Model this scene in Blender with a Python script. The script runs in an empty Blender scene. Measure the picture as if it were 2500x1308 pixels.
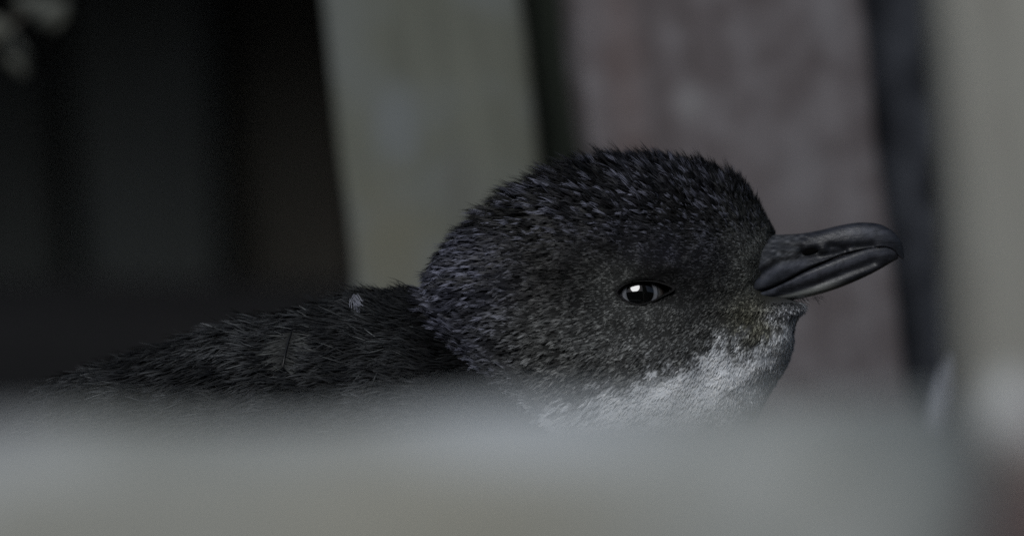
import bpy, bmesh, math, random
import numpy as np
from mathutils import Vector, Matrix

random.seed(7)
rng = np.random.default_rng(11)
scene = bpy.context.scene
COL = scene.collection

# ------------------------------------------------------------------ camera
S = 0.27 / 2500.0          # metres per photograph pixel in the plane of the bird
DCAM = 1.5                 # camera to bird
ZC = 0.125                 # camera height above the ground
cam_d = bpy.data.cameras.new('camera')
cam = bpy.data.objects.new('camera', cam_d); COL.objects.link(cam)
cam.location = (0, -DCAM, ZC)
cam.rotation_euler = (math.pi / 2, 0, 0)
cam_d.sensor_width = 36.0
cam_d.lens = 36.0 * DCAM / (2500 * S)
cam_d.clip_start = 0.05
cam_d.clip_end = 500.0
cam_d.dof.use_dof = True
cam_d.dof.focus_distance = DCAM - 0.015
cam_d.dof.aperture_fstop = 5.6
scene.camera = cam

# ------------------------------------------------------------------ light: overcast day
SUN = Vector((-0.22, -0.78, 0.58)).normalized()      # towards the sun
world = bpy.data.worlds.new('World'); scene.world = world
world.use_nodes = True
wn = world.node_tree
bg = wn.nodes['Background']
sky = wn.nodes.new('ShaderNodeTexSky')
sky.sky_type = 'NISHITA'; sky.sun_disc = False
sky.sun_elevation = math.asin(SUN.z)
sky.sun_rotation = math.atan2(SUN.x, SUN.y)
sky.dust_density = 1.5; sky.air_density = 1.0
wn.links.new(sky.outputs[0], bg.inputs[0])
bg.inputs[1].default_value = 0.05
sun_d = bpy.data.lights.new('sun', 'SUN')
sun_d.energy = 2.4; sun_d.angle = math.radians(26); sun_d.color = (0.97, 0.985, 1.0)
sun = bpy.data.objects.new('sun', sun_d); COL.objects.link(sun)
sun.rotation_euler = SUN.to_track_quat('Z', 'Y').to_euler()
sun.location = SUN * 20
vs = scene.view_settings
vs.view_transform = 'Standard'; vs.look = 'None'; vs.gamma = 1.0; vs.use_curve_mapping = False
vs.exposure = -0.1
scene.cycles.use_denoising = False

# ------------------------------------------------------------------ helpers
def at(px, py, Y=0.0):
    """world point seen at photograph pixel (px, py) when it stands at depth Y"""
    k = (DCAM + Y) / DCAM
    return Vector(((px - 1250) * S * k, Y, ZC + (654 - py) * S * k))

def link(name, me, mat=None, parent=None):
    o = bpy.data.objects.new(name, me); COL.objects.link(o)
    if mat is not None: me.materials.append(mat)
    if parent is not None: o.parent = parent
    return o

def tag(o, label=None, cat=None, group=None, kind=None):
    if label: o['label'] = label
    if cat: o['category'] = cat
    if group: o['group'] = group
    if kind: o['kind'] = kind
    return o

def empty(name, loc=(0, 0, 0)):
    o = bpy.data.objects.new(name, None); COL.objects.link(o)
    o.location = loc; o.empty_display_size = 0.02
    return o

def mesh_np(name, V, F, smooth=True, col=None):
    """V (n,3) array, F (m,k) array of one face size"""
    me = bpy.data.meshes.new(name)
    V = np.asarray(V, dtype=np.float32); F = np.asarray(F, dtype=np.int32)
    k = F.shape[1]
    me.vertices.add(len(V)); me.vertices.foreach_set('co', V.ravel())
    me.loops.add(F.size); me.loops.foreach_set('vertex_index', F.ravel())
    me.polygons.add(len(F))
    me.polygons.foreach_set('loop_start', np.arange(0, F.size, k, dtype=np.int32))
    me.polygons.foreach_set('loop_total', np.full(len(F), k, dtype=np.int32))
    me.update(calc_edges=True)
    if smooth: me.polygons.foreach_set('use_smooth', np.ones(len(F), dtype=bool))
    if col is not None:
        a = me.color_attributes.new('Col', 'FLOAT_COLOR', 'POINT')
        c = np.ones((len(V), 4), dtype=np.float32); c[:, :3] = col
        a.data.foreach_set('color', c.ravel())
    me.validate()
    return me

def px3(A):
    """(n,3) in photograph pixels (x, depth, py) -> metres"""
    A = np.asarray(A, dtype=np.float64)
    out = np.empty_like(A)
    out[:, 0] = (A[:, 0] - 1250) * S
    out[:, 1] = A[:, 1] * S
    out[:, 2] = ZC + (654 - A[:, 2]) * S
    return out

def sstep(a, b, x):
    t = np.clip((np.asarray(x, dtype=float) - a) / (b - a), 0, 1)
    return t * t * (3 - 2 * t)

def vnoise(x, y, scale, seed=0):
    """value noise in 0..1"""
    r = np.random.default_rng(seed)
    T = r.random((64, 64))
    u = np.asarray(x) / scale; v = np.asarray(y) / scale
    i = np.floor(u).astype(int); j = np.floor(v).astype(int)
    fu = u - i; fv = v - j
    fu = fu * fu * (3 - 2 * fu); fv = fv * fv * (3 - 2 * fv)
    a = T[i % 64, j % 64]; b = T[(i + 1) % 64, j % 64]
    c = T[i % 64, (j + 1) % 64]; d = T[(i + 1) % 64, (j + 1) % 64]
    return (a * (1 - fu) + b * fu) * (1 - fv) + (c * (1 - fu) + d * fu) * fv

# ------------------------------------------------------------------ materials
def new_mat(name):
    m = bpy.data.materials.new(name); m.use_nodes = True
    nt = m.node_tree
    return m, nt, nt.nodes['Principled BSDF']

def wood_mat(name, c1, c2, c3, grain=(60, 60, 5), blotch=14.0, rough=0.85, patch=None, seed=0.0, spec=0.4):
    """weathered timber: streaks along local z, broad blotches of a third colour, optional tinted patches (centre, radius, colour)"""
    m, nt, p = new_mat(name)
    N = nt.nodes; L = nt.links
    tc = N.new('ShaderNodeTexCoord')
    mp = N.new('ShaderNodeMapping'); mp.inputs['Scale'].default_value = grain
    mp.inputs['Location'].default_value = (seed, seed * 0.7, seed * 1.3)
    L.new(tc.outputs['Object'], mp.inputs[0])
    n1 = N.new('ShaderNodeTexNoise'); n1.inputs['Scale'].default_value = 3.0; n1.inputs['Detail'].default_value = 6
    L.new(mp.outputs[0], n1.inputs[0])
    r1 = N.new('ShaderNodeValToRGB')
    r1.color_ramp.elements[0].position = 0.3; r1.color_ramp.elements[0].color = (*c1, 1)
    r1.color_ramp.elements[1].position = 0.7; r1.color_ramp.elements[1].color = (*c2, 1)
    L.new(n1.outputs[0], r1.inputs[0])
    mp2 = N.new('ShaderNodeMapping'); mp2.inputs['Location'].default_value = (seed * 2, seed, -seed)
    L.new(tc.outputs['Object'], mp2.inputs[0])
    n2 = N.new('ShaderNodeTexNoise'); n2.inputs['Scale'].default_value = blotch; n2.inputs['Detail'].default_value = 3
    L.new(mp2.outputs[0], n2.inputs[0])
    r2 = N.new('ShaderNodeValToRGB')
    r2.color_ramp.elements[0].position = 0.42; r2.color_ramp.elements[0].color = (0, 0, 0, 1)
    r2.color_ramp.elements[1].position = 0.66; r2.color_ramp.elements[1].color = (1, 1, 1, 1)
    L.new(n2.outputs[0], r2.inputs[0])
    mx = N.new('ShaderNodeMixRGB'); mx.inputs[2].default_value = (*c3, 1)
    L.new(r2.outputs[0], mx.inputs[0]); L.new(r1.outputs[0], mx.inputs[1])
    out = mx.outputs[0]
    for (cen, rad, pc, amt) in (patch or []):
        vm = N.new('ShaderNodeVectorMath'); vm.operation = 'SUBTRACT'; vm.inputs[1].default_value = cen
        L.new(tc.outputs['Object'], vm.inputs[0])
        vs_ = N.new('ShaderNodeVectorMath'); vs_.operation = 'DIVIDE'; vs_.inputs[1].default_value = rad
        L.new(vm.outputs[0], vs_.inputs[0])
        ln = N.new('ShaderNodeVectorMath'); ln.operation = 'LENGTH'; L.new(vs_.outputs[0], ln.inputs[0])
        ad = N.new('ShaderNodeMath'); ad.operation = 'MULTIPLY_ADD'; ad.inputs[1].default_value = 0.9; 
        L.new(n2.outputs[0], ad.inputs[0]); L.new(ln.outputs['Value'], ad.inputs[2])
        mr = N.new('ShaderNodeMapRange'); mr.inputs[1].default_value = 1.5; mr.inputs[2].default_value = 0.8
        mr.inputs[3].default_value = 0; mr.inputs[4].default_value = amt
        L.new(ad.outputs[0], mr.inputs[0])
        mz = N.new('ShaderNodeMixRGB'); mz.inputs[2].default_value = (*pc, 1)
        L.new(mr.outputs[0], mz.inputs[0]); L.new(out, mz.inputs[1]); out = mz.outputs[0]
    L.new(out, p.inputs['Base Color'])
    p.inputs['Roughness'].default_value = rough
    p.inputs['Specular IOR Level'].default_value = spec
    b = N.new('ShaderNodeBump'); b.inputs['Strength'].default_value = 0.5; b.inputs['Distance'].default_value = 0.002
    L.new(n1.outputs[0], b.inputs['Height']); L.new(b.outputs[0], p.inputs['Normal'])
    return m

def attr_mat(name, rough=0.6, spec=0.3, bump=None, sheen=0.0, trans=0.0):
    m, nt, p = new_mat(name)
    N = nt.nodes; L = nt.links
    a = N.new('ShaderNodeAttribute'); a.attribute_name = 'Col'
    L.new(a.outputs['Color'], p.inputs['Base Color'])
    p.inputs['Roughness'].default_value = rough
    p.inputs['Specular IOR Level'].default_value = spec
    if sheen:
        p.inputs['Sheen Weight'].default_value = sheen
    if bump:
        tc = N.new('ShaderNodeTexCoord')
        mp = N.new('ShaderNodeMapping'); mp.inputs['Scale'].default_value = bump[0]
        L.new(tc.outputs['Object'], mp.inputs[0])
        n = N.new('ShaderNodeTexNoise'); n.inputs['Scale'].default_value = 1.0; n.inputs['Detail'].default_value = 5
        L.new(mp.outputs[0], n.inputs[0])
        b = N.new('ShaderNodeBump'); b.inputs['Strength'].default_value = bump[1]; b.inputs['Distance'].default_value = bump[2]
        L.new(n.outputs[0], b.inputs['Height']); L.new(b.outputs[0], p.inputs['Normal'])
        mr = N.new('ShaderNodeMapRange'); mr.inputs[3].default_value = rough - 0.1; mr.inputs[4].default_value = rough + 0.14
        L.new(n.outputs[0], mr.inputs[0]); L.new(mr.outputs[0], p.inputs['Roughness'])
    return m

# ------------------------------------------------------------------ the setting
def soil_mat():
    m, nt, p = new_mat('soil')
    N = nt.nodes; L = nt.links
    tc = N.new('ShaderNodeTexCoord')
    n = N.new('ShaderNodeTexNoise'); n.inputs['Scale'].default_value = 9.0; n.inputs['Detail'].default_value = 8
    L.new(tc.outputs['Object'], n.inputs[0])
    r = N.new('ShaderNodeValToRGB')
    r.color_ramp.elements[0].color = (0.03, 0.026, 0.02, 1); r.color_ramp.elements[1].color = (0.12, 0.105, 0.08, 1)
    L.new(n.outputs[0], r.inputs[0]); L.new(r.outputs[0], p.inputs['Base Color'])
    p.inputs['Roughness'].default_value = 0.95
    b = N.new('ShaderNodeBump'); b.inputs['Strength'].default_value = 0.6; b.inputs['Distance'].default_value = 0.01
    L.new(n.outputs[0], b.inputs['Height']); L.new(b.outputs[0], p.inputs['Normal'])
    return m

gx = np.concatenate([[-200, -40, -8], np.linspace(-2, 2, 60), [8, 40, 200]])
gy = np.concatenate([[-200, -40, -8], np.linspace(-2, 2, 60), [8, 40, 200]])
GX, GY = np.meshgrid(gx, gy)
GZ = (vnoise(GX + 50, GY + 50, 0.23, 3) - 0.5) * 0.012 * (np.abs(GX) < 2.01) * (np.abs(GY) < 2.01) - 0.006
V = np.stack([GX, GY, GZ], -1).reshape(-1, 3)
nx = len(gx); idx = np.arange(nx * len(gy)).reshape(len(gy), nx)
F = np.stack([idx[:-1, :-1], idx[:-1, 1:], idx[1:, 1:], idx[1:, :-1]], -1).reshape(-1, 4)
tag(link('ground', mesh_np('ground', V, F), soil_mat()), kind='structure')

def timber(name, base, w, t, h, lean=0.0, yaw=0.0, mat=None, bev=0.003, warp=0.0005, seed=1, nz=40):
    """upright sawn timber: w wide (x), t thick (y), h tall (z), origin at the middle of its foot"""
    r = np.random.default_rng(seed)
    # rounded-rectangle outline
    pts = []
    for cx, cy, a0 in ((w/2-bev, t/2-bev, 0), (-w/2+bev, t/2-bev, 90), (-w/2+bev, -t/2+bev, 180), (w/2-bev, -t/2+bev, 270)):
        for a in (0, 22.5, 45, 67.5, 90):
            q = math.radians(a0 + a); pts.append((cx + bev*math.cos(q), cy + bev*math.sin(q)))
    pts = np.array(pts); n = len(pts)
    zs = np.linspace(0, h, nz)
    V = []
    for z in zs:
        s = 1 + (vnoise(np.array([z*40]), np.array([seed*3.1]), 1.0, seed)[0] - 0.5) * warp * 2 / w * 4
        dx = (vnoise(np.array([z*9]), np.array([seed*1.7]), 1.0, seed+5)[0] - 0.5) * warp * 2
        e = (vnoise(pts[:, 0]*160 + 30, pts[:, 1]*160 + z*60 + 30, 1.0, seed+9) - 0.5) * warp
        P = pts * s; P = P + np.sign(P) * e[:, None] * 0.5
        V.append(np.column_stack([P[:, 0] + dx, P[:, 1], np.full(n, z)]))
    V = np.concatenate(V)
    F = []
    for i in range(nz - 1):
        for j in range(n):
            k = (j + 1) % n
            F.append((i*n+j, i*n+k, (i+1)*n+k, (i+1)*n+j))
    me = bpy.data.meshes.new(name)
    me.from_pydata(V.tolist(), [], F + [tuple(range(n-1, -1, -1)), tuple(range((nz-1)*n, nz*n))])
    me.polygons.foreach_set('use_smooth', np.ones(len(me.polygons), dtype=bool))
    o = link(name, me, mat)
    o.location = base
    o.rotation_euler = (0, lean, yaw)
    return o

def board_between(name, pL, pR, pyT, Y, t, yaw=0.0, **kw):
    """board whose left and right edges pass photo pixels pL=(x at py 0, x at py 700), pR likewise, at depth Y"""
    topL, botL = pL; topR, botR = pR
    a = at((topL + topR) / 2, 0, Y); b = at((botL + botR) / 2, 700, Y)
    k = (DCAM + Y) / DCAM
    d = (a - b); lean = math.atan2(d.x, d.z)
    w = (topR - topL + botR - botL) / 2 * S * k * math.cos(lean)
    tz = (b.z + 0.012) / d.z
    foot = b - d * tz
    h = pyT
    return timber(name, (foot.x, Y, -0.012), w, t, h, lean, yaw, **kw)

m_grey = wood_mat('grey_green_wood', (0.080, 0.085, 0.070), (0.120, 0.127, 0.106), (0.114, 0.124, 0.118), blotch=48, seed=1.1,
                  patch=[((-0.018, -0.011, 0.145), (0.016, 0.03, 0.03), (0.12, 0.118, 0.088), 0.7), ((-0.012, -0.011, 0.185), (0.010, 0.03, 0.016), (0.135, 0.15, 0.16), 0.6), ((0.006, -0.011, 0.162), (0.010, 0.03, 0.016), (0.095, 0.098, 0.088), 0.6)])
m_red = wood_mat('red_brown_wood', (0.078, 0.067, 0.069), (0.102, 0.090, 0.094), (0.140, 0.130, 0.137), blotch=70, seed=2.3,
                 patch=[((-0.034, -0.011, 0.205), (0.008, 0.03, 0.05), (0.13, 0.08, 0.068), 0.26),
                        ((-0.0139, -0.011, 0.192), (0.0065, 0.03, 0.0075), (0.22, 0.22, 0.225), 0.5),
                        ((0.031, -0.011, 0.186), (0.006, 0.03, 0.013), (0.20, 0.19, 0.20), 0.5),
                        ((0.020, -0.011, 0.165), (0.010, 0.03, 0.02), (0.17, 0.165, 0.175), 0.5),
                        ((0.034, -0.011, 0.215), (0.008, 0.03, 0.014), (0.17, 0.165, 0.175), 0.5)])
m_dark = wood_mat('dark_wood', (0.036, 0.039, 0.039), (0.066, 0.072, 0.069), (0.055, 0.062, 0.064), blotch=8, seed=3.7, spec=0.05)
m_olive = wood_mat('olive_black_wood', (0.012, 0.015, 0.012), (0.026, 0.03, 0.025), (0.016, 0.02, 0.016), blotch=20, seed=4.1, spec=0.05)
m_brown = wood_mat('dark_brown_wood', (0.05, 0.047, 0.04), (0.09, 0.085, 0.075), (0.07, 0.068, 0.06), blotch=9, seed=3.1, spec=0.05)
m_blue = wood_mat('blue_grey_wood', (0.024, 0.027, 0.033), (0.062, 0.067, 0.08), (0.009, 0.010, 0.013), blotch=42, seed=4.9, spec=0.08)
m_post = wood_mat('pale_post_wood', (0.21, 0.207, 0.185), (0.28, 0.278, 0.25), (0.25, 0.25, 0.225), blotch=30, seed=5.3,
    patch=[((-0.0164, -0.03, at(0, 985, -0.33).z + 0.012), (0.018, 0.06, 0.012), (0.52, 0.54, 0.54), 1.0)])
m_beam = wood_mat('beam_wood', (0.24, 0.25, 0.228), (0.345, 0.36, 0.34), (0.415, 0.432, 0.422), grain=(5, 22, 22), blotch=24, seed=6.1,
    patch=[((at(1060, 0, -0.59).x, -0.60, at(0, 1300, -0.59).z), (0.045, 0.06, 0.017), (0.29, 0.285, 0.24), 0.9),
           ((at(100, 0, -0.59).x, -0.60, at(0, 1330, -0.59).z), (0.04, 0.06, 0.014), (0.27, 0.27, 0.235), 0.9),
           ((at(-60, 0, -0.55).x, -0.60, at(0, 1000, -0.55).z), (0.02, 0.08, 0.012), (0.20, 0.205, 0.22), 0.7),
           ((at(1280, 0, -0.55).x, -0.57, at(0, 1040, -0.55).z), (0.03, 0.06, 0.008), (0.50, 0.53, 0.545), 0.7),
           ((at(2420, 0, -0.55).x, -0.60, at(0, 1200, -0.55).z), (0.030, 0.1, 0.05), (0.17, 0.185, 0.18), 0.95)])

tag(board_between('timber_board', (783, 866), (1275, 1348), 0.62, 0.32, 0.022, mat=m_grey, seed=3),
    'weathered grey-green timber board standing upright behind the penguin', 'board', 'upright boards behind the penguin')
tag(board_between('timber_board', (1380, 1450), (2085, 2178), 0.62, 0.31, 0.024, yaw=math.radians(12), mat=m_red, seed=4),
    'wide reddish-brown timber board behind the penguin\'s head and bill', 'board', 'upright boards behind the penguin')
tag(board_between('timber_board', (2080, 2150), (2330, 2400), 0.60, 0.346, 0.02, mat=m_blue, seed=5),
    'dark blue-grey mottled board in the gap between reddish board and pale post', 'board', 'upright boards behind the penguin')

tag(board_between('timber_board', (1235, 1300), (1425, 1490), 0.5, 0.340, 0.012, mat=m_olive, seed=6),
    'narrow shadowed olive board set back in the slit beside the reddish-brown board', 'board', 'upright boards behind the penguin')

# the dark hollow on the left: dim boards deep under an unseen roof added for shade
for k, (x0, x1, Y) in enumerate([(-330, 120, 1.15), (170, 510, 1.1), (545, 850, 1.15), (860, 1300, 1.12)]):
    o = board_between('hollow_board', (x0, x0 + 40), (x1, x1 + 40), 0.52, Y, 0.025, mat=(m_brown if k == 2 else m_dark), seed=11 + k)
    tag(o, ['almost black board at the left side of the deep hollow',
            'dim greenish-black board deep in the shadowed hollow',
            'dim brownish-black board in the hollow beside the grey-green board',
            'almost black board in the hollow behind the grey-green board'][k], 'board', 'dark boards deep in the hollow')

def slab(name, lo, hi, mat, bev=0.006):
    bm = bmesh.new(); bmesh.ops.create_cube(bm, size=1.0)
    for v in bm.verts:
        v.co = Vector([lo[i] + (v.co[i] + 0.5) * (hi[i] - lo[i]) for i in range(3)])
    bmesh.ops.bevel(bm, geom=bm.edges[:], offset=bev, segments=2, affect='EDGES')
    me = bpy.data.meshes.new(name); bm.to_mesh(me); bm.free()
    return link(name, me, mat)

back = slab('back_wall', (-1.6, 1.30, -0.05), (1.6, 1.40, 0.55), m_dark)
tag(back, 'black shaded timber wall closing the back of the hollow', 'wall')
for k in range(9):  # unseen roof planks, added to keep sunlight out of the hollow
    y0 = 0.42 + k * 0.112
    o = slab('shade_roof_plank', (-1.6, y0, 0.552), (1.6, y0 + 0.109, 0.585), m_dark)
    tag(o, 'dark plank of the unseen roof added to shade the hollow', 'plank', 'added roof planks shading the hollow')
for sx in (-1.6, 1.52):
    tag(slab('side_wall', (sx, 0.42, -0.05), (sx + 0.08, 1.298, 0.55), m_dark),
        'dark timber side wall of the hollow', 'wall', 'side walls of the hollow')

tag(slab('sky_block_wall', (-5, -3.4, -0.05), (5, -2.9, 1.45), m_dark, 0.02), kind='structure')  # unseen wall behind the camera, added to block low sky and its eye reflection

# foreground beam: a rounded, weathered sleeper lying across the view
def beam(name, x0, x1, yc, wy, zt0, zt1, mat, seed=1):
    n = 40; nx_ = 120
    V = []
    for i in range(nx_ + 1):
        u = i / nx_; x = x0 + (x1 - x0) * u
        zt = zt0 + (zt1 - zt0) * u
        endt = min(1.0, (x1 - x) / 0.009, 1.0)
        sc = math.sqrt(max(0.02, 1 - (1 - endt) ** 2)) if endt < 1 else 1.0
        hz = (zt + 0.02) / 2; cz = zt - hz
        for j in range(n):
            a = 2 * math.pi * j / n
            c, s_ = math.cos(a), math.sin(a)
            ex = 0.55
            yy = math.copysign(abs(c) ** ex, c) * wy / 2 * sc
            zz = math.copysign(abs(s_) ** ex, s_) * hz * sc
            wob = (vnoise(np.array([x * 26 + 40.0]), np.array([j * 0.45 + 7.0]), 1.0, seed)[0] - 0.5) * 0.0045
            V.append((x, yc + yy * (1 + wob / wy * 2), cz + zz + wob))
    F = []
    for i in range(nx_):
        for j in range(n):
            k = (j + 1) % n
            F.append((i*n+j, (i+1)*n+j, (i+1)*n+k, i*n+k))
    me = bpy.data.meshes.new(name)
    me.from_pydata(V, [], F + [tuple(range(n)), tuple(range(nx_*n + n - 1, nx_*n - 1, -1))])
    me.polygons.foreach_set('use_smooth', np.ones(len(me.polygons), dtype=bool))
    return link(name, me, mat)

YB = -0.55
zl = at(0, 1026, -0.52).z; zr = at(2250, 962, -0.52).z
xr = at(2460, 0, -0.55).x
slope = (zr - zl) / (at(2250, 0, -0.52).x - at(0, 0, -0.52).x)
xl = -0.55
b_ = beam('timber_beam', xl, xr, YB, 0.10, zl + slope * (xl - at(0, 0, -0.52).x), zr, m_beam, seed=21)
tag(b_, 'pale weathered timber beam lying across in front of the penguin', 'beam')

m_shade = wood_mat('shade_black', (0.007, 0.007, 0.0078), (0.014, 0.014, 0.015), (0.010, 0.0105, 0.0115), grain=(4, 60, 60), blotch=9, seed=8.8, spec=0.05)
zt = at(300, 655, 0.80).z  # near-black log shape, added to stand in for shade low in the hollow
tag(beam('shade_log', -0.75, 0.30, 0.80, 0.16, zt, zt - 0.01, m_shade, seed=41), 'blackened log lying in the deep shade of the hollow behind the penguin\'s back', 'shade log')

# right-hand post
pst = board_between('timber_post', (2275, 2325), (3000, 3050), 0.55, -0.30, 0.06, yaw=0.0, mat=m_post, bev=0.012, seed=31)
tag(pst, 'pale warm-grey upright timber post beside the end of the beam', 'post')

def boulder(name, c, r, mat, seed, rough=0.18, sub=5):
    bm = bmesh.new(); bmesh.ops.create_icosphere(bm, subdivisions=sub, radius=1.0)
    rr = np.random.default_rng(seed); D = rr.normal(size=(14, 3)); D /= np.linalg.norm(D, axis=1)[:, None]; hh = rr.uniform(0.72, 0.95, 14)
    for v in bm.verts:
        p = np.array(v.co); s_ = 1.0
        for d, h in zip(D, hh):
            q = p @ d
            if q > h: s_ = min(s_, h / q * 0.35 + 0.65 * s_ if h / q < s_ else s_)
        n_ = vnoise(np.array([p[0]*3+20]), np.array([p[1]*3+p[2]*2.3+20]), 1.0, seed)[0] - 0.5
        s_ *= 1 + n_ * rough
        v.co = Vector(p * s_ * np.array(r)) + Vector(c)
    me = bpy.data.meshes.new(name); bm.to_mesh(me); bm.free()
    me.polygons.foreach_set('use_smooth', np.ones(len(me.polygons), dtype=bool))
    return link(name, me, mat)

m_stone = wood_mat('red_stone', (0.11, 0.075, 0.07), (0.15, 0.105, 0.10), (0.12, 0.095, 0.095), grain=(30, 30, 30), blotch=20, seed=7.7)
c = at(2640, 1420, -0.72)
tag(boulder('stone', (c.x, c.y, 0.037), (0.018, 0.026, 0.069), m_stone, 5), 'dark reddish-brown stone at the foot of the pale post', 'stone')
m_pale = wood_mat('pale_stone', (0.24, 0.255, 0.29), (0.31, 0.325, 0.365), (0.27, 0.285, 0.32), grain=(40, 40, 40), blotch=40, seed=8.2)
c = at(2268, 905, -0.18); 
tip = at(2283, 850, -0.18)
o = boulder('stone', (0, 0, 0), (0.0046, 0.008, 0.064), m_pale, 9, rough=0.1)
o.location = (c.x - 0.006, -0.18, tip.z - 0.058); o.rotation_euler = (0, math.radians(11), 0)
tag(o, 'slender pale bluish stone shard standing between beam and pale post', 'stone')

# dry plant reaching into the hollow from the left
m_leaf = wood_mat('dry_leaf', (0.05, 0.053, 0.043), (0.085, 0.088, 0.075), (0.07, 0.076, 0.07), blotch=60, seed=9.1)
m_twig = wood_mat('twig', (0.03, 0.027, 0.022), (0.05, 0.045, 0.036), (0.04, 0.036, 0.03), blotch=60, seed=9.6)
def tube(name, P, R, mat, parent=None, n=8):
    P = [Vector(p) for p in P]; V = []; F = []
    for i, p in enumerate(P):
        t = (P[min(i+1, len(P)-1)] - P[max(i-1, 0)]).normalized()
        a = t.orthogonal().normalized(); b = t.cross(a)
        for j in range(n):
            q = 2*math.pi*j/n; V.append(p + (a*math.cos(q) + b*math.sin(q)) * R[i])
    for i in range(len(P)-1):
        for j in range(n):
            k = (j+1) % n; F.append((i*n+j, i*n+k, (i+1)*n+k, (i+1)*n+j))
    me = bpy.data.meshes.new(name)
    me.from_pydata(V, [], F + [tuple(range(n-1, -1, -1)), tuple(range((len(P)-1)*n, len(P)*n))])
    me.polygons.foreach_set('use_smooth', np.ones(len(me.polygons), dtype=bool))
    return link(name, me, mat, parent)
YP = 0.33
plant_root = at(-420, 0, YP); plant_root.z = -0.006
plant = empty('dry_plant', plant_root)
tag(plant, 'small dry plant with pale leaves reaching into the dark hollow', 'plant')
def rel(px, py, dy=0.0):
    return at(px, py, YP + dy) - plant_root
tube('stem', [(0, 0, 0), rel(-380, 1000), rel(-260, 500), rel(-120, 200), rel(30, 60), rel(110, -10)], [0.0022, 0.002, 0.0017, 0.0013, 0.001, 0.0006], m_twig, plant)
lv = [((95, 60), (165, 10), 0.0062), ((55, 150), (30, 170), 0.0055), ((20, 90), (60, 168), 0.0060), ((10, 60), (-20, 90), 0.006), ((110, -8), (80, 40), 0.004), ((-60, 170), (-90, 250), 0.006), ((-170, 260), (-230, 220), 0.006), ((60, 40), (80, -10), 0.005)]
for k, (a, b, w_) in enumerate(lv):
    A = rel(*a, 0.004 * (k % 3 - 1)); B = rel(*b, 0.01 * (k % 3 - 1))
    d = (B - A); ln = d.length; d.normalize(); sd = d.cross(Vector((0.25, 1, 0.2))).normalized(); nn = d.cross(sd)
    Vv = []; Ff = []
    for i in range(7):
        t = i / 6; ww = w_ * 0.75 * math.sin(math.pi * (0.08 + 0.9 * t)) ** 0.8
        cc = A + d * ln * t + nn * 0.004 * math.sin(math.pi * t)
        Vv += [cc - sd * ww - nn * 0.001, cc + nn * 0.0006, cc + sd * ww - nn * 0.001]
    for i in range(6):
        Ff += [(i*3, i*3+1, i*3+4, i*3+3), (i*3+1, i*3+2, i*3+5, i*3+4)]
    me = bpy.data.meshes.new('leaf'); me.from_pydata(Vv, [], Ff)
    o = link('leaf', me, m_leaf, plant)
    so = o.modifiers.new('thick', 'SOLIDIFY'); so.thickness = 0.0003

# ------------------------------------------------------------------ THE PENGUIN (built in photograph pixels, then scaled)
penguin_base = Vector(((1050 - 1250) * S, 0.0, 0.0))
penguin = empty('penguin', penguin_base)
tag(penguin, 'dark blue-grey penguin resting behind the beam with its bill to the side', 'penguin')
def plink(name, me, mat, parent=None):
    o = link(name, me, mat, parent or penguin)
    if parent is None:
        o.location = -penguin_base
    return o

def catmull(P, n=24):
    P = np.array(P, dtype=float); m = len(P); out = []
    for i in range(m):
        p0, p1, p2, p3 = P[i-1], P[i], P[(i+1) % m], P[(i+2) % m]
        for t in np.linspace(0, 1, n, endpoint=False):
            out.append(0.5 * ((2*p1) + (-p0+p2)*t + (2*p0-5*p1+4*p2-p3)*t*t + (-p0+3*p1-3*p2+p3)*t**3))
    return np.array(out)

def inflate(outline, cen, W, p, q, nth=220, nr=40, ycurve=None):
    """closed solid: star-shaped outline round cen, domed to both sides by W*(1-r^p)^q"""
    C = catmull(outline)
    d = C - np.array(cen); th = np.arctan2(-d[:, 1], d[:, 0]); r = np.hypot(d[:, 0], d[:, 1])
    o = np.argsort(th); th = th[o]; r = r[o]
    T = np.linspace(-math.pi, math.pi, nth, endpoint=False)
    R = np.interp(T, np.concatenate([th - 2*math.pi, th, th + 2*math.pi]), np.tile(r, 3))
    V = []
    rr = np.sin(np.linspace(0, math.pi/2, nr + 1))[1:]
    for sgn in (-1, 1):
        V.append([[cen[0], sgn * W, cen[1]]])
        for f in (rr if sgn < 0 else rr[:-1]):
            x = cen[0] + np.cos(T) * R * f; z = cen[1] - np.sin(T) * R * f
            y = np.full(nth, sgn * W * max(0.0, 1 - f ** p) ** q)
            V.append(np.column_stack([x, y, z]))
    V = np.concatenate([np.asarray(v, dtype=float) for v in V])
    if ycurve is not None: V[:, 1] += ycurve(V[:, 0], V[:, 2])
    F = []
    n0 = 1; base2 = 1 + nr * nth
    rim = 1 + (nr - 1) * nth
    for j in range(nth):
        k = (j + 1) % nth
        F.append((0, n0 + j, n0 + k, n0 + k))
        F.append((base2, base2 + 1 + k, base2 + 1 + j, base2 + 1 + j))
        for i in range(nr - 1):
            F.append((n0 + i*nth + j, n0 + (i+1)*nth + j, n0 + (i+1)*nth + k, n0 + i*nth + k))
        for i in range(nr - 2):
            a = base2 + 1 + i*nth
            F.append((a + j, a + k, a + nth + k, a + nth + j))
        a = base2 + 1 + (nr - 2) * nth
        F.append((a + j, a + k, rim + k, rim + j))
    return V, [f if f[2] != f[3] else f[:3] for f in F]

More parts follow.
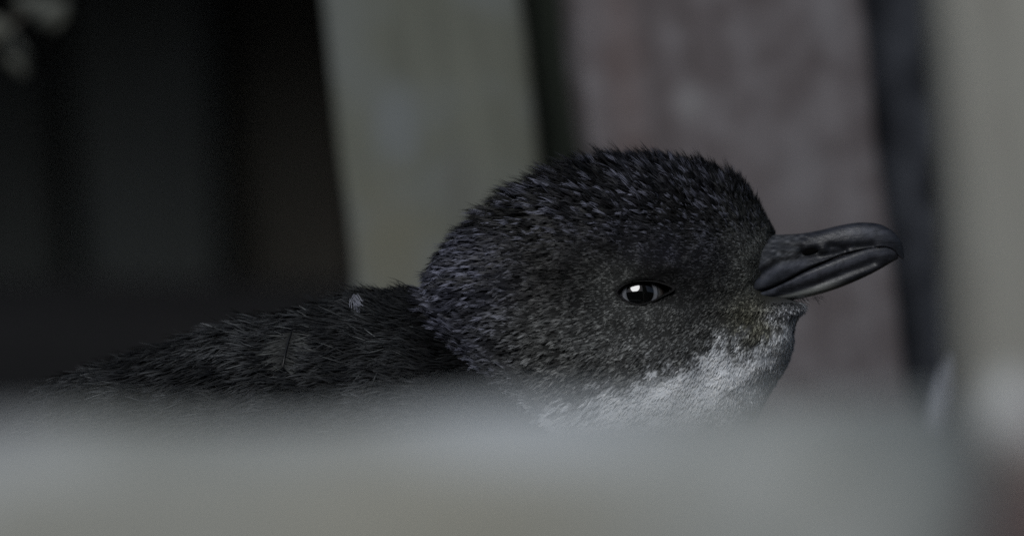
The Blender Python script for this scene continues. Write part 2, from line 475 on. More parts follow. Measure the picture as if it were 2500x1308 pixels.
head_out = [(1893, 575), (1872, 535), (1838, 482), (1790, 436), (1700, 402), (1600, 390), (1500, 390), (1400, 408), (1300, 444), (1205, 500),
            (1122, 568), (1064, 640), (1040, 705), (1062, 775), (1100, 835), (1165, 895), (1215, 970), (1270, 1120), (1400, 1260), (1600, 1300), (1760, 1200),
            (1830, 1060), (1880, 960), (1920, 895), (1937, 845), (1938, 808), (1948, 778), (1972, 747), (1925, 728), (1890, 705), (1892, 640)]
body_out = [(1060, 700), (960, 712), (870, 716), (800, 738), (700, 764), (600, 778), (480, 812), (330, 860), (250, 888), (170, 914), (95, 948), (10, 1030), (-60, 1170),
            (-90, 1300), (30, 1480), (250, 1640), (600, 1770), (1000, 1790), (1400, 1760), (1650, 1640), (1740, 1450), (1720, 1250), (1600, 1050), (1400, 850), (1200, 730)]
Vh, Fh = inflate(head_out, (1490, 760), 215, 3.0, 0.52, nth=300)
Vb, Fb = inflate(body_out, (900, 1300), 440, 1.5, 0.85, nth=240,
                 ycurve=lambda x, z: 60 * sstep(900, -100, x))
me0 = bpy.data.meshes.new('rough')
me0.from_pydata(px3(np.concatenate([Vh, Vb])).tolist(), [], [tuple(f) for f in Fh] + [tuple(i + len(Vh) for i in f) for f in Fb])
tmp = bpy.data.objects.new('tmp', me0); COL.objects.link(tmp)
rm = tmp.modifiers.new('r', 'REMESH'); rm.mode = 'VOXEL'; rm.voxel_size = 7.0 * S; rm.use_smooth_shade = True
sm = tmp.modifiers.new('s', 'SMOOTH'); sm.factor = 0.5; sm.iterations = 5
dg = bpy.context.evaluated_depsgraph_get()
body_me = bpy.data.meshes.new_from_object(tmp.evaluated_get(dg))
bpy.data.objects.remove(tmp)
body_me.name = 'body'
nv = len(body_me.vertices)
P = np.empty(nv * 3); body_me.vertices.foreach_get('co', P); P = P.reshape(-1, 3)
Q = np.column_stack([P[:, 0] / S + 1250, P[:, 1] / S, 654 - (P[:, 2] - ZC) / S])      # pixels (x, depth, py)

# --- eye geometry
EX, EY = 1558.0, 713.0
lid_up = [(1508, 713), (1520, 699), (1540, 691), (1570, 688), (1602, 692), (1632, 706)]
lid_dn = [(1632, 706), (1608, 721), (1585, 733), (1556, 740), (1530, 733), (1515, 723)]
almond = catmull(lid_up[:-1] + lid_dn, 12)
al_c = np.array([1566.0, 713.0])
def almond_scale(x, z):
    d = almond - al_c; th = np.arctan2(d[:, 1], d[:, 0]); r = np.hypot(d[:, 0], d[:, 1]); o = np.argsort(th)
    q = np.arctan2(z - al_c[1], x - al_c[0])
    R = np.interp(q, np.concatenate([th[o] - 2*math.pi, th[o], th[o] + 2*math.pi]), np.tile(r[o], 3))
    return np.hypot(x - al_c[0], z - al_c[1]) / R
near = (np.hypot(Q[:, 0] - EX, Q[:, 2] - EY) < 14) & (Q[:, 1] < 0)
YS = Q[near, 1].mean()
front = Q[:, 1] < -40
es = almond_scale(Q[:, 0], Q[:, 2])
dE = np.hypot((Q[:, 0] - EX) / 1.25, Q[:, 2] - EY)
side = np.sign(Q[:, 1])
hd = sstep(8, 45, np.abs(Q[:, 1]))
# brow, cheek swelling, orbit hollow, lores furrow
disp = np.zeros(nv)
disp += 9 * np.exp(-(((Q[:, 0] - 1560) / 95) ** 2 + ((Q[:, 2] - 655) / 26) ** 2))
disp += 7 * np.exp(-(((Q[:, 0] - 1545) / 100) ** 2 + ((Q[:, 2] - 772) / 26) ** 2))
disp -= 7 * np.exp(-(dE / 62) ** 2)
disp += 14 * np.exp(-(((Q[:, 0] - 1420) / 160) ** 2 + ((Q[:, 2] - 850) / 90) ** 2))
disp -= 6 * np.exp(-(((Q[:, 0] - 1760) / 60) ** 2 + ((Q[:, 2] - 690) / 50) ** 2))
disp += 42 * np.exp(-(((Q[:, 0] - 1920) / 55) ** 2 + ((Q[:, 2] - 805) / 55) ** 2))
disp -= 34 * (1 - sstep(0.85, 1.15, es))
disp += (vnoise(Q[:, 0] + 500, Q[:, 2] + 500, 60, 31) - 0.5) * 14 + (vnoise(Q[:, 0] + 500, Q[:, 2] + 500, 24, 32) - 0.5) * 7
Q[:, 1] += side * disp * hd
YE = YS + 9                                    # front of the eyeball

# --- regions of the plumage
def nape_x(py):
    return np.interp(py, [560, 690, 740, 780, 820, 870, 920, 980, 1200, 1500], [990, 1014, 1028, 1050, 1080, 1135, 1200, 1270, 1500, 1800])
def white_amount(x, py):
    yb = np.interp(x, [1100, 1300, 1430, 1550, 1640, 1720, 1800, 1870, 1910, 1960], [1060, 1010, 985, 940, 900, 866, 842, 818, 790, 745])
    n = (vnoise(x + 900, py + 900, 34, 41) - 0.5) * 70 + (vnoise(x + 900, py + 900, 13, 42) - 0.5) * 50
    return sstep(-42, 42, py - yb + n)
def head_colour(x, py, r1):
    """tip colour and dark root colour of head feathers (linear albedo)"""
    n1 = vnoise(x + 300, py + 300, 46, 51); n2 = vnoise(x + 300, py + 300, 17, 52)
    crown = sstep(640, 520, py + (x - 1500) * 0.02)
    lores = np.exp(-(((x - 1855) / 85) ** 2 + ((py - 620) / 125) ** 2))
    cheek = sstep(700, 830, py) * sstep(1080, 1250, x)
    nape = sstep(1330, 1130, x) * sstep(520, 620, py)
    blue = np.exp(-(((x - 1660) / 150) ** 2 + ((py - 620) / 60) ** 2)) + 0.8 * crown * sstep(1250, 1450, x)
    olive = np.exp(-(((x - 1850) / 72) ** 2 + ((py - 775) / 56) ** 2))
    browl = np.exp(-(((x - 1500) / 60) ** 2 + ((py - 690) / 45) ** 2)) + 0.8 * np.exp(-(((x - 1550) / 85) ** 2 + ((py - 768) / 26) ** 2))
    base = np.full((len(x), 3), 0.031) * (0.55 + 0.9 * n1[:, None])
    def add(w, c):
        nonlocal base
        base = base * (1 - np.clip(w, 0, 1)[:, None]) + np.array(c) * np.clip(w, 0, 1)[:, None]
    add(cheek * (0.45 + 0.5 * n2), (0.165, 0.17, 0.168))
    add(nape * (0.3 + 0.7 * n2) * 0.8, (0.085, 0.089, 0.125))
    add(lores * (0.5 + 0.5 * n2), (0.20, 0.208, 0.192))
    add(browl * 0.85, (0.16, 0.166, 0.16))
    add(np.clip(blue, 0, 1) * 0.5 * n1, (0.028, 0.030, 0.055))
    add(olive * 0.8, (0.155, 0.15, 0.10))
    # light-tipped feathers scattered on the crown and nape
    fleck = (r1 > 0.80) * (crown * 0.9 + nape * 0.9)
    add(fleck * 0.55, (0.12, 0.125, 0.165))
    low = sstep(880, 1000, py) * sstep(1150, 1300, x)
    add(low * 0.6, (0.17, 0.175, 0.18))
    w = white_amount(x, py)
    add(w, (0.76, 0.79, 0.83))
    chin = np.exp(-(((x - 1930) / 60) ** 2 + ((py - 762) / 30) ** 2))
    add(chin * 0.85, (0.42, 0.43, 0.46))
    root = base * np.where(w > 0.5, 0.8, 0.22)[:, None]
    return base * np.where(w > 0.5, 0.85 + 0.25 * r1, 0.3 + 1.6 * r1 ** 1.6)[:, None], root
isback = Q[:, 0] < nape_x(Q[:, 2])
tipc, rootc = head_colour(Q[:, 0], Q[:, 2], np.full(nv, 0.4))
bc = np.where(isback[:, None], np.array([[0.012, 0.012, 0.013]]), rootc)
P = px3(Q)
body_me.vertices.foreach_set('co', P.astype(np.float32).ravel())
ca = body_me.color_attributes.new('Col', 'FLOAT_COLOR', 'POINT')
c4 = np.ones((nv, 4), dtype=np.float32); c4[:, :3] = bc
ca.data.foreach_set('color', c4.ravel())
body_me.update()
m_skin = attr_mat('plumage_base', rough=0.9, spec=0.08, bump=((1800, 1800, 1800), 0.5, 0.0006))
m_feather = attr_mat('feather', rough=0.5, spec=0.14)
body_o = plink('body', body_me, m_skin)

# --- triangles for scattering
body_me.calc_loop_triangles()
nt_ = len(body_me.loop_triangles)
TI = np.empty(nt_ * 3, dtype=np.int32); body_me.loop_triangles.foreach_get('vertices', TI); TI = TI.reshape(-1, 3)
NV = np.empty(nv * 3); body_me.vertices.foreach_get('normal', NV); NV = NV.reshape(-1, 3)
NV = NV * np.array([1, 1, -1])                   # to (x, depth, py)
# blur the normals a little so feathers flow
A3, B3, C3 = Q[TI[:, 0]], Q[TI[:, 1]], Q[TI[:, 2]]
area = np.linalg.norm(np.cross(B3 - A3, C3 - A3), axis=1) / 2
cen = (A3 + B3 + C3) / 3

def scatter(weight):
    """random points on the skin; weight = feathers per square pixel for each triangle"""
    ex = area * weight
    tot = ex.sum(); n = rng.poisson(tot)
    t = rng.choice(len(ex), size=n, p=ex / tot)
    u = rng.random(n); v = rng.random(n); f = u + v > 1; u[f] = 1 - u[f]; v[f] = 1 - v[f]
    w = 1 - u - v
    p = Q[TI[t, 0]] * w[:, None] + Q[TI[t, 1]] * u[:, None] + Q[TI[t, 2]] * v[:, None]
    n_ = NV[TI[t, 0]] * w[:, None] + NV[TI[t, 1]] * u[:, None] + NV[TI[t, 2]] * v[:, None]
    n_ /= np.linalg.norm(n_, axis=1)[:, None]
    return p, n_

def norm(a):
    return a / np.maximum(np.linalg.norm(a, axis=1), 1e-9)[:, None]

def blades(name, p, n, flow, L, W, lift, curl, tip, root, mat, K=4, prof=(0.55, 1.0, 0.8, 0.06), sink=2.0, parent=None, tgrad=(0.0, 0.35, 0.8, 1.0)):
    """narrow curved strips rooted at p; flow = wanted direction, L, W lengths in pixels"""
    f = norm(flow - n * np.sum(flow * n, axis=1)[:, None])
    sd = norm(np.cross(f, n))
    N = len(p); V = np.empty((N, K, 2, 3)); Cc = np.empty((N, K, 2, 3))
    pos = p - n * sink; ang = lift.copy(); prev = 0.0
    for k in range(K):
        t = k / (K - 1)
        if k > 0:
            step = L / (K - 1)
            d = f * np.cos(ang)[:, None] + n * np.sin(ang)[:, None]
            pos = pos + d * step[:, None]
            ang = ang + curl / (K - 1)
        w = (W * prof[k])[:, None]
        up = (-f * np.sin(ang)[:, None] + n * np.cos(ang)[:, None])
        V[:, k, 0] = pos - sd * w / 2; V[:, k, 1] = pos + sd * w / 2
        g = tgrad[k]
        cc = root * (1 - g) + tip * g
        Cc[:, k, 0] = cc; Cc[:, k, 1] = cc
    i = (np.arange(N) * K * 2)[:, None]
    F = np.concatenate([np.stack([i[:, 0] + 2*k, i[:, 0] + 2*k + 1, i[:, 0] + 2*k + 3, i[:, 0] + 2*k + 2], -1) for k in range(K - 1)])
    me = mesh_np(name, px3(V.reshape(-1, 3)), F, True, Cc.reshape(-1, 3))
    o = plink(name, me, mat, parent)
    o['kind'] = 'stuff'
    return o

SRC = np.array([1905.0, 0.0, 640.0])
def head_flow(p):
    d = p - SRC
    f = np.column_stack([d[:, 0], d[:, 1] * 0.6, d[:, 2]])
    # soften: behind the eye the feathers stream backwards
    f = norm(f)
    f[:, 0] -= 0.25 * sstep(1500, 1150, p[:, 0])
    # feathers part round the eye
    a = p[:, [0, 2]] - np.array([EX + 30, EY]); r = np.hypot(a[:, 0], a[:, 1])
    k = 0.5 * np.exp(-(r / 90) ** 2) * (p[:, 1] < 0)
    f[:, 0] += k * a[:, 0] / np.maximum(r, 1); f[:, 2] += k * a[:, 1] / np.maximum(r, 1)
    return norm(f)

def head_len(x, py):
    d = np.hypot(x - 1890, py - 650)
    L = np.clip(17 + (d - 60) * 0.041, 17, 42)
    e = np.hypot((x - EX - 10) / 1.2, py - EY)
    L *= 0.66 + 0.34 * sstep(60, 200, e)
    L *= 1 - 0.26 * sstep(500, 640, py) * sstep(1050, 1250, x)
    crown = sstep(600, 430, py) * sstep(1900, 1800, x)
    L *= 1 + 0.35 * crown
    w = sstep(850, 900, py) * sstep(1450, 1600, x)
    L = L * (1 - w) + 17 * w
    return np.maximum(L, 12)

ext = almond_scale(cen[:, 0], cen[:, 2])
is_eye = (ext < 1.06) & (np.abs(cen[:, 1]) > 60)
hb = cen[:, 0] > nape_x(cen[:, 2])
vis = np.where(cen[:, 1] < 25, 1.0, 0.35) * np.where(cen[:, 2] < 1080, 1.0, 0.15)
bill_x = np.interp(cen[:, 2], [566, 575, 600, 640, 665, 685, 712, 722, 736, 740], [1990, 1888, 1897, 1878, 1850, 1840, 1834, 1846, 1862, 1990]) + (vnoise(cen[:, 0], cen[:, 2], 9, 77) - 0.4) * 22
hidden_bill = (cen[:, 0] > bill_x)
Lc = head_len(cen[:, 0], cen[:, 2])

def head_layer(name, clump_k, strands, wfac, liftadd, lenfac, tipgain=1.0, mask=1.0):
    wt = mask * hb * (~is_eye) * (~hidden_bill) * vis / (clump_k * Lc) ** 2
    p, n = scatter(wt)
    L = head_len(p[:, 0], p[:, 2]) * lenfac * rng.uniform(0.75, 1.2, len(p))
    r1 = rng.random(len(p))
    tip, root = head_colour(p[:, 0], p[:, 2], r1)
    fl = head_flow(p)
    jitter = rng.normal(0, 0.16, (len(p), 3)); fl = norm(fl + jitter)
    crown = sstep(620, 450, p[:, 2])
    nap = sstep(1250, 1080, p[:, 0])
    lift = np.radians(16 + 24 * crown + 14 * nap + rng.normal(0, 7, len(p))) + liftadd
    L = L * (1 + 0.5 * crown * (rng.random(len(p)) ** 3))
    lift *= 0.6 + 0.4 * sstep(50, 200, np.hypot(p[:, 0] - EX, p[:, 2] - EY))
    m = strands
    rp = lambda a: np.repeat(a, m, axis=0)
    P2 = rp(p); N2 = rp(n); F2 = rp(fl); L2 = rp(L)
    sd = norm(np.cross(F2, N2))
    off = np.tile(np.linspace(-0.5, 0.5, m), len(p)) + rng.normal(0, 0.1, len(P2))
    spread = L2 * 0.26
    P2 = P2 + sd * (off * spread)[:, None] - F2 * (np.abs(off) * L2 * 0.1)[:, None]
    # strands of one feather draw together towards its tip
    F2 = norm(F2 - sd * (off * 0.30 + rng.normal(0, 0.07, len(P2)))[:, None])
    L2 = L2 * (1 - 0.35 * np.abs(off)) * rng.uniform(0.85, 1.1, len(P2))
    W2 = np.clip(L2 * wfac, 2.0, 4.0) * rng.uniform(0.7, 1.25, len(P2))
    T2 = rp(tip) * rng.uniform(0.75, 1.3, (len(P2), 1)) * tipgain; R2 = rp(root)
    Lf = rp(lift) + rng.normal(0, 0.06, len(P2))
    curl = rng.normal(-0.22, 0.2, len(P2))
    return blades(name, P2, N2, F2, L2, W2, Lf, curl, np.clip(T2, 0, 0.8), R2, m_feather)

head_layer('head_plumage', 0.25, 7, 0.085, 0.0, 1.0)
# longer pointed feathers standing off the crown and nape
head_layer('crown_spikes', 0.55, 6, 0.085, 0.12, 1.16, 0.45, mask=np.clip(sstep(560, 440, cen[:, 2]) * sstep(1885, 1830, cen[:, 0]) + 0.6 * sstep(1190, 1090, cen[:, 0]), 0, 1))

# --- back plumage: long soft dark feathers with frayed pale ends
bb = (~hb)
def back_layer(name, dens, L0, L1, W0, strands, tipc, lift0, wisp=0.0):
    wt = bb * vis * dens * np.where(cen[:, 0] > 60, 1.0, 0.7)
    p, n = scatter(wt)
    L = rng.uniform(L0, L1, len(p))
    slope = np.column_stack([np.full(len(p), -1.0), np.zeros(len(p)), 0.28 + 0.25 * sstep(760, 900, p[:, 2])])
    # near the neck the feathers stand up and back
    up = sstep(820, 1000, p[:, 0]) * sstep(860, 720, p[:, 2])
    slope[:, 2] -= 0.75 * up
    wav = (vnoise(p[:, 0] + 700, p[:, 2] + 700, 70, 61) - 0.5) * 1.3
    slope[:, 2] += wav
    fl = norm(slope + rng.normal(0, 0.14 + wisp, (len(p), 3)))
    m = strands; rp = lambda a: np.repeat(a, m, axis=0)
    P2 = rp(p); N2 = rp(n); F2 = rp(fl); L2 = rp(L)
    sd = norm(np.cross(F2, N2))
    off = np.tile(np.linspace(-0.5, 0.5, m), len(p)) + rng.normal(0, 0.08, len(P2)) if m > 1 else rng.normal(0, 0.2, len(P2))
    P2 = P2 + sd * (off * L2 * 0.22)[:, None]
    F2 = norm(F2 + sd * (off * 0.25 + rng.normal(0, 0.08, len(P2)))[:, None])
    L2 = L2 * rng.uniform(0.7, 1.1, len(P2))
    g = vnoise(p[:, 0] + 200, p[:, 2] + 200, 55, 62); h = rng.random(len(p))
    tip = np.array(tipc)[None] * ((0.25 + 1.3 * g * h) * (0.3 + 0.7 * sstep(10, 150, nape_x(p[:, 2]) - p[:, 0])))[:, None]  # tips darken towards the nape: the crease's shadow painted into the colour
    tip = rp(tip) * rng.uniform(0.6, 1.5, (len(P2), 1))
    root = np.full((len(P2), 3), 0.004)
    lift = np.radians(lift0) + rp(np.abs(rng.normal(0, 0.16, len(p)))) + rng.normal(0, 0.10, len(P2)) + rp(up) * 0.12
    curl = rng.normal(-0.25, 0.3 + wisp * 2, len(P2))
    W2 = np.full(len(P2), W0) * rng.uniform(0.7, 1.3, len(P2))
    return blades(name, P2, N2, F2, L2, W2, lift, curl, tip, root, m_feather, K=5, prof=(0.7, 1.0, 0.9, 0.6, 0.1), tgrad=(0, 0.1, 0.35, 0.75, 1.0))
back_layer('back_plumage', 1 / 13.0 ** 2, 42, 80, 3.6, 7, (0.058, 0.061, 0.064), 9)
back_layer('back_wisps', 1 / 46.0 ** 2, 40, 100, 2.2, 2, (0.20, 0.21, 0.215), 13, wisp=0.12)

# --- eye
m_eye, nt, pb = new_mat('eye')
N = nt.nodes; Lk = nt.links
tc = N.new('ShaderNodeTexCoord')
sx = N.new('ShaderNodeSeparateXYZ'); Lk.new(tc.outputs['Object'], sx.inputs[0])
cb = N.new('ShaderNodeCombineXYZ'); Lk.new(sx.outputs[0], cb.inputs[0]); Lk.new(sx.outputs[2], cb.inputs[1])
vl = N.new('ShaderNodeVectorMath'); vl.operation = 'LENGTH'; Lk.new(cb.outputs[0], vl.inputs[0])
mu = N.new('ShaderNodeMath'); mu.operation = 'DIVIDE'; mu.inputs[1].default_value = 64 * S; Lk.new(vl.outputs['Value'], mu.inputs[0])
rp_ = N.new('ShaderNodeValToRGB'); cr = rp_.color_ramp
cr.elements[0].position = 0.0; cr.elements[0].color = (0.002, 0.002, 0.002, 1)
cr.elements[1].position = 0.51; cr.elements[1].color = (0.002, 0.002, 0.002, 1)
for pos, cc in ((0.53, (0.085, 0.09, 0.10)), (0.60, (0.12, 0.125, 0.14)), (0.65, (0.10, 0.105, 0.115)), (0.675, (0.015, 0.015, 0.018)), (0.72, (0.06, 0.062, 0.065)), (0.78, (0.05, 0.045, 0.043)), (0.88, (0.018, 0.013, 0.012))):
    e = cr.elements.new(pos); e.color = (*cc, 1)
Lk.new(mu.outputs[0], rp_.inputs[0]); Lk.new(rp_.outputs[0], pb.inputs['Base Color'])
pb.inputs['Roughness'].default_value = 0.35; pb.inputs['Specular IOR Level'].default_value = 0.0
pb.inputs['Coat Weight'].default_value = 1.0; pb.inputs['Coat Roughness'].default_value = 0.015; pb.inputs['Coat IOR'].default_value = 1.6
m_lid = attr_mat('eyelid_skin', rough=0.6, spec=0.1, bump=((2500, 2500, 2500), 0.6, 0.0004))
RE, RB = 64.0, 42.0
TILT = math.radians(11)
for sgn in (1, -1):
    bm = bmesh.new(); bmesh.ops.create_uvsphere(bm, u_segments=64, v_segments=40, radius=1.0)
    for v in bm.verts: v.co = Vector((v.co.x * RE * S, v.co.y * RB * S, v.co.z * RE * S))
    me = bpy.data.meshes.new('eye'); bm.to_mesh(me); bm.free()
    me.polygons.foreach_set('use_smooth', np.ones(len(me.polygons), dtype=bool))
    o = link('eye', me, m_eye, penguin)
    ep = px3(np.array([[EX, sgn * (YE + RB), EY + 7]]))[0]
    o.location = Vector(ep) - penguin_base
    o.rotation_euler = (-sgn * TILT, 0, 0)
    # lids
    rings = [(0.985, 'in'), (1.0, 'edge'), (1.03, 'rim'), (1.07, 'out'), (1.12, 'out2'), (1.22, 'sink')]
    V = []; Cl = []
    na = len(almond)
    for sc_, kd in rings:
        pts = al_c + (almond - al_c) * sc_
        rr = np.clip(np.hypot(pts[:, 0] - EX, pts[:, 1] - EY) / RE, 0, 0.97)
        ys = YE + RB * (1 - np.sqrt(1 - rr ** 2)) + (EY - pts[:, 1]) * 0.12
        lim = YS + 8
        ys = np.minimum(ys, lim + 10)
        if kd == 'in': y = ys + 1.0
        elif kd == 'edge': y = ys - 2.2
        elif kd == 'rim': y = np.minimum(ys - 4.0, lim)
        elif kd == 'out': y = np.minimum(ys, lim) - 3.5
        elif kd == 'out2': y = np.full(na, YS + 3.0)
        else: y = np.full(na, YS + 18.0)
        V.append(np.column_stack([pts[:, 0], y * sgn, pts[:, 1]]))
        cc = {'in': 0.004, 'edge': 0.005, 'rim': 0.006, 'out': 0.009, 'out2': 0.012, 'sink': 0.012}[kd]
        Cl.append(np.tile([[cc, cc * 0.98, cc]], (na, 1)))
    V = np.concatenate(V); Cl = np.concatenate(Cl)
    F = []
    for i in range(len(rings) - 1):
        for j in range(na):
            k = (j + 1) % na; F.append((i*na+j, (i+1)*na+j, (i+1)*na+k, i*na+k))
    plink('eyelid', mesh_np('eyelid', px3(V), F, True, Cl), m_lid)

# --- bill
def seg_dist(x, z, pts):
    d = np.full(x.shape, 1e9)
    pts = np.array(pts, dtype=float)
    for a, b in zip(pts[:-1], pts[1:]):
        ab = b - a; t = np.clip(((x - a[0]) * ab[0] + (z - a[1]) * ab[1]) / (ab @ ab), 0, 1)
        d = np.minimum(d, np.hypot(x - a[0] - t * ab[0], z - a[1] - t * ab[1]))
    return d
def cinterp(x, X, Y):
    """smooth (Catmull-like) interpolation"""
    X = np.array(X, float); Y = np.array(Y, float)
    m = np.gradient(Y, X); i = np.clip(np.searchsorted(X, x) - 1, 0, len(X) - 2)
    h = X[i+1] - X[i]; t = np.clip((x - X[i]) / h, 0, 1)
    return (2*t**3-3*t**2+1)*Y[i] + (t**3-2*t**2+t)*h*m[i] + (-2*t**3+3*t**2)*Y[i+1] + (t**3-t**2)*h*m[i+1]

def bill_part(name, xs, top, bot, hw, shape_top, shape_bot, grooves, colour, mat):
    nphi = 120
    phi = np.linspace(0, 2 * math.pi, nphi, endpoint=False)
    X = np.repeat(xs[:, None], nphi, 1)
    tz = top(xs)[:, None]; bz = bot(xs)[:, None]; w = hw(xs)[:, None]
    c = np.cos(phi)[None]; s_ = np.sin(phi)[None]
    split = shape_top[0]                       # where the widest level is (0 bottom .. 1 top)
    zm = bz + (tz - bz) * split
    Z = np.where(s_ >= 0, zm + (tz - zm) * np.abs(s_) ** shape_top[1], zm + (bz - zm) * np.abs(s_) ** shape_bot[1])
    Y = -np.sign(c) * np.abs(c) ** np.where(s_ >= 0, shape_top[2], shape_bot[2]) * w
    d = np.zeros(X.shape)
    for pts, depth, sig in grooves:
        d += depth * np.exp(-(seg_dist(X, Z, pts) / sig) ** 2)
    Y = np.sign(Y) * np.maximum(np.abs(Y) - d * np.clip(np.abs(c) * 1.5, 0, 1), 0.5)
    V = np.stack([X, Y, Z], -1).reshape(-1, 3)
    n = len(xs); F = []
    idx = np.arange(n * nphi).reshape(n, nphi); nxt = np.roll(idx, -1, axis=1)
    F = np.stack([idx[:-1], idx[1:], nxt[1:], nxt[:-1]], -1).reshape(-1, 4)
    # close both ends with fans
    V = np.concatenate([V, [V[:nphi].mean(0)], [V[-nphi:].mean(0)]])
    a = n * nphi; b = a + 1
    f1 = np.stack([np.full(nphi, a), idx[0], nxt[0], nxt[0]], -1); f2 = np.stack([np.full(nphi, b), nxt[-1], idx[-1], idx[-1]], -1)
    faces = [tuple(f) for f in F] + [tuple(f[:3]) for f in f1] + [tuple(f[:3]) for f in f2]
    me = bpy.data.meshes.new(name); me.from_pydata(px3(V).tolist(), [], faces)
    me.polygons.foreach_set('use_smooth', np.ones(len(me.polygons), dtype=bool))
    ca_ = me.color_attributes.new('Col', 'FLOAT_COLOR', 'POINT')
    c4_ = np.ones((len(V), 4), dtype=np.float32); c4_[:, :3] = colour(V[:, 0], V[:, 1], V[:, 2])
    ca_.data.foreach_set('color', c4_.ravel())
    return plink(name, me, mat)

m_bill = attr_mat('bill_horn', rough=0.42, spec=0.45, bump=((700, 700, 3000), 0.3, 0.0004))
xs = np.concatenate([np.linspace(1790, 2150, 150), np.linspace(2152, 2207, 40)])
u_top = lambda x: cinterp(x, [1790, 1880, 1950, 2000, 2050, 2110, 2160, 2190, 2204, 2207.5], [575, 573, 570, 562, 550, 543, 553, 577, 603, 622])
u_bot = lambda x: cinterp(x, [1790, 1850, 1900, 1960, 2010, 2050, 2130, 2165, 2183, 2196, 2207.5], [722, 714, 694, 662, 640, 624, 607, 605, 613, 628, 634])
u_w = lambda x: cinterp(x, [1790, 1840, 1870, 1900, 1960, 2040, 2120, 2170, 2195, 2207.5], [130, 124, 108, 88, 62, 49, 40, 28, 15, 3])
def bill_col(x, y, z):
    n = vnoise(x + 900, z + 900, 30, 71); n2 = vnoise(x + 900, (z + 900) * 3, 12, 72)
    base = np.array([[0.012, 0.013, 0.017]]) * (0.6 + 0.6 * n + 0.35 * n2)[:, None]
    scaly = sstep(1990, 1900, x) * sstep(660, 630, z)
    base = base * (1 - scaly[:, None] * 0.6) + np.array([[0.15, 0.155, 0.165]]) * (scaly * 0.6 * (0.15 + 1.1 * n2 ** 2))[:, None]
    n3 = vnoise(x * 0.35 + 900, z + 900, 4.0, 73)
    base *= (0.55 + 0.9 * n3)[:, None]
    return np.clip(base, 0.003, 1)
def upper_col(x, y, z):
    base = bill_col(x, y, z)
    k = np.exp(-(((x - 2115) / 75) ** 2 + ((z - 568 - (x - 2115) * 0.05) / 15) ** 2)) + 0.7 * np.exp(-(seg_dist(x, z, [(1850, 690), (1900, 655), (1960, 645)]) / 11) ** 2)  # highlights on the tip and plate edge, painted as paler horn
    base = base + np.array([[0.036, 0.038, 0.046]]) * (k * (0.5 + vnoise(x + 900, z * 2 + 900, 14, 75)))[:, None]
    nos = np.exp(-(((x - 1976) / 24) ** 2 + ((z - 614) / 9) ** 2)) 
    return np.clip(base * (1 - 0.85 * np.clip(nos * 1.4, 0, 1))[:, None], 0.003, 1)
up_groove = [([(1958, 616), (1990, 612)], 13, 9), ([(2025, 603), (2070, 605), (2128, 600)], 9, 9),
             ([(1850, 672), (1880, 652), (1905, 638), (1960, 633), (2012, 624), (2060, 615)], 12, 9),
             ([(1900, 600), (1955, 603)], 5, 7), ([(1895, 618), (1950, 622)], 5, 6),
             ([(1890, 586), (1965, 580)], 3, 6)]
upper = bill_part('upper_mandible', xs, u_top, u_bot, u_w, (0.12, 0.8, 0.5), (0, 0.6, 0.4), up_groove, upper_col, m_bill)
m_nos, _, pz = new_mat('nostril_dark'); pz.inputs['Base Color'].default_value = (0.003, 0.003, 0.003, 1); pz.inputs['Roughness'].default_value = 1.0; pz.inputs['Specular IOR Level'].default_value = 0.0
Pu = np.empty(len(upper.data.vertices) * 3); upper.data.vertices.foreach_get('co', Pu); Pu = Pu.reshape(-1, 3)
nc = px3(np.array([[1976.0, 0, 614.0]]))[0]
sel = np.hypot(Pu[:, 0] - nc[0], Pu[:, 2] - nc[2]) < 8 * S
yn = np.abs(Pu[sel, 1]).max()
for sgn in (-1, 1):
    bm = bmesh.new(); bmesh.ops.create_uvsphere(bm, u_segments=20, v_segments=10, radius=1.0)
    for v in bm.verts:
        x_, y_, z_ = v.co
        zz = z_ * 6.5 * (1 - 0.35 * x_) + x_ * 3
        v.co = Vector((nc[0] + x_ * 21 * S, sgn * (yn - x_ * 5 * S) + y_ * 1.6 * S, nc[2] + zz * S))
    me = bpy.data.meshes.new('nostril'); bm.to_mesh(me); bm.free()
    me.polygons.foreach_set('use_smooth', np.ones(len(me.polygons), dtype=bool))
    link('nostril', me, m_nos, upper)
xs2 = np.concatenate([np.linspace(1800, 2150, 140), np.linspace(2152, 2192, 34)])
l_top = lambda x: cinterp(x, [1800, 1850, 1905, 1965, 2015, 2055, 2130, 2165, 2182, 2192, 2197], [714, 710, 689, 659, 638, 623, 602, 599, 602, 612, 621])
l_bot = lambda x: cinterp(x, [1800, 1860, 1930, 2000, 2080, 2150, 2180, 2192, 2197], [740, 737, 733, 718, 690, 656, 638, 631, 627])
l_w = lambda x: cinterp(x, [1800, 1850, 1880, 1910, 1960, 2040, 2120, 2170, 2190, 2197], [122, 114, 96, 80, 60, 47, 36, 23, 11, 3])
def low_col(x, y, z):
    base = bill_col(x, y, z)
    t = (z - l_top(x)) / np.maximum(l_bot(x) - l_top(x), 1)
    kt = np.exp(-((t - 0.30) / 0.16) ** 2)  # lit upper band of the lower bill, painted into the colour
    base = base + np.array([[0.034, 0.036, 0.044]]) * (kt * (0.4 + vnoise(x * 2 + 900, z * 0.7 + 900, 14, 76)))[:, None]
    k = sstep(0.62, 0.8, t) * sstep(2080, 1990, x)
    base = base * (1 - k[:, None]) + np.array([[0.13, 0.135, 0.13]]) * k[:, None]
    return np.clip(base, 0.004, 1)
low_groove = [([(1900, 718), (1985, 694), (2060, 666), (2130, 640)], 10, 12)]
bill_part('lower_mandible', xs2, l_top, l_bot, l_w, (0.70, 0.65, 0.42), (0, 0.8, 0.5), low_groove, low_col, m_bill)

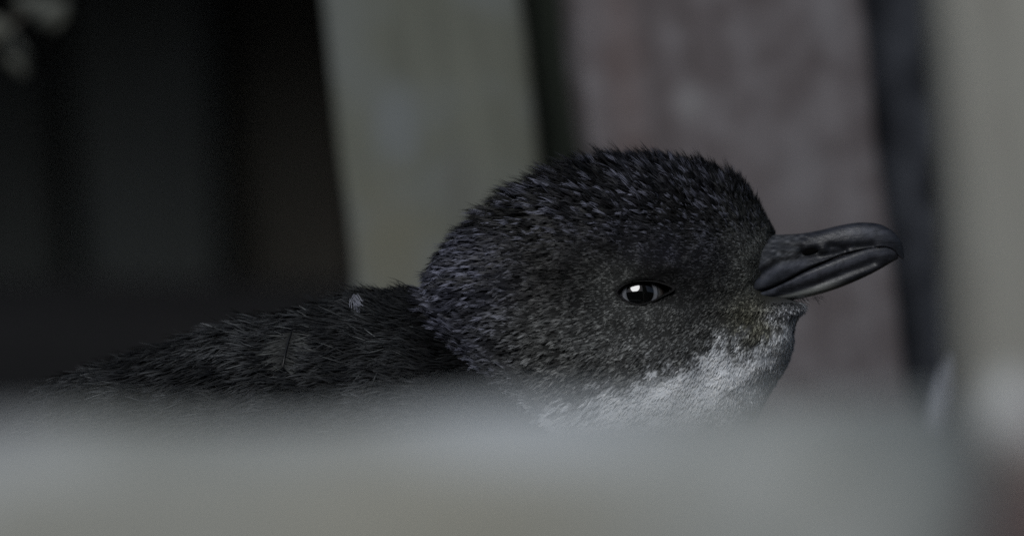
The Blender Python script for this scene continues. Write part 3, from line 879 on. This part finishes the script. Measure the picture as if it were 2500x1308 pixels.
# chin bristles under the bill
nb = 60
pb_ = np.column_stack([rng.uniform(1925, 2010, nb), rng.uniform(-28, 28, nb), np.zeros(nb)])
pb_[:, 2] = np.interp(pb_[:, 0], [1925, 1980, 2010], [735, 727, 720])
nn_ = np.tile([[0.35, 0.0, 0.93]], (nb, 1))
blades('chin_bristles', pb_, nn_, np.tile([[0.8, 0, 0.4]], (nb, 1)) + rng.normal(0, 0.25, (nb, 3)), rng.uniform(16, 34, nb), np.full(nb, 2.0),
       np.radians(rng.uniform(35, 75, nb)), rng.normal(-0.4, 0.3, nb), np.tile([[0.3, 0.31, 0.32]], (nb, 1)), np.tile([[0.15, 0.15, 0.16]], (nb, 1)), m_feather)

# --- a loose, fanned feather on the back and a pale tuft of down by the nape
def surf_y(x, py):
    m = (np.abs(Q[:, 0] - x) < 12) & (np.abs(Q[:, 2] - py) < 12)
    return Q[m, 1].min() if m.any() else -60.0
sh = np.array([(716, 806), (709, 830), (703, 858), (698, 892)], float)
ysh = np.array([surf_y(a, b) for a, b in sh]) - 26
R3 = px3(np.column_stack([sh[:, 0], ysh, sh[:, 1]]))
tt = np.linspace(0.05, 1, 60)
fan_p = []; fan_f = []; fan_l = []
for t in tt:
    q = np.array([np.interp(t, np.linspace(0, 1, 4), sh[:, 0]), np.interp(t, np.linspace(0, 1, 4), ysh), np.interp(t, np.linspace(0, 1, 4), sh[:, 1])])
    for sg in (-1, 1):
        fan_p.append(q); a = math.radians(35 + 35 * (1 - t)); 
        fan_f.append((sg * math.sin(a) , 0.0, math.cos(a) - 0.5 * t)); fan_l.append(24 + 46 * math.sin(math.pi * (0.1 + 0.75 * t)))
fan_p = np.array(fan_p); fan_f = np.array(fan_f); fan_l = np.array(fan_l) * rng.uniform(0.8, 1.1, len(fan_l))
nf = len(fan_p)
ff = blades('loose_feather', fan_p, np.tile([[0.0, -1.0, 0.05]], (nf, 1)), fan_f + rng.normal(0, 0.22, (nf, 3)), fan_l * rng.uniform(0.6, 1.35, nf), np.full(nf, 2.6),
            np.radians(rng.normal(0, 5, nf)), rng.normal(-0.2, 0.1, nf), np.tile([[0.09, 0.095, 0.095]], (nf, 1)) * rng.uniform(0.3, 1.2, (nf, 1)), np.tile([[0.02, 0.021, 0.021]], (nf, 1)), m_feather, sink=0)
m_shaft, _, pz = new_mat('feather_shaft'); pz.inputs['Base Color'].default_value = (0.006, 0.006, 0.006, 1); pz.inputs['Roughness'].default_value = 0.5
R3[:, 1] -= 3 * S
tube('shaft', [Vector(r) for r in R3], [1.6*S, 2.4*S, 2.2*S, 1.2*S], m_shaft, ff)
nd = 70
dp = np.column_stack([rng.normal(868, 5, nd), np.full(nd, surf_y(870, 735) - 16), rng.normal(728, 6, nd)])
blades('down_tuft', dp, np.tile([[0.0, -1.0, -0.2]], (nd, 1)), np.tile([[0.45, 0, 1.0]], (nd, 1)) + rng.normal(0, 0.3, (nd, 3)), rng.uniform(18, 42, nd), np.full(nd, 2.6),
       np.radians(rng.normal(15, 12, nd)), rng.normal(0, 0.4, nd), np.tile([[0.13, 0.137, 0.165]], (nd, 1)), np.tile([[0.07, 0.073, 0.09]], (nd, 1)), m_feather, sink=0)
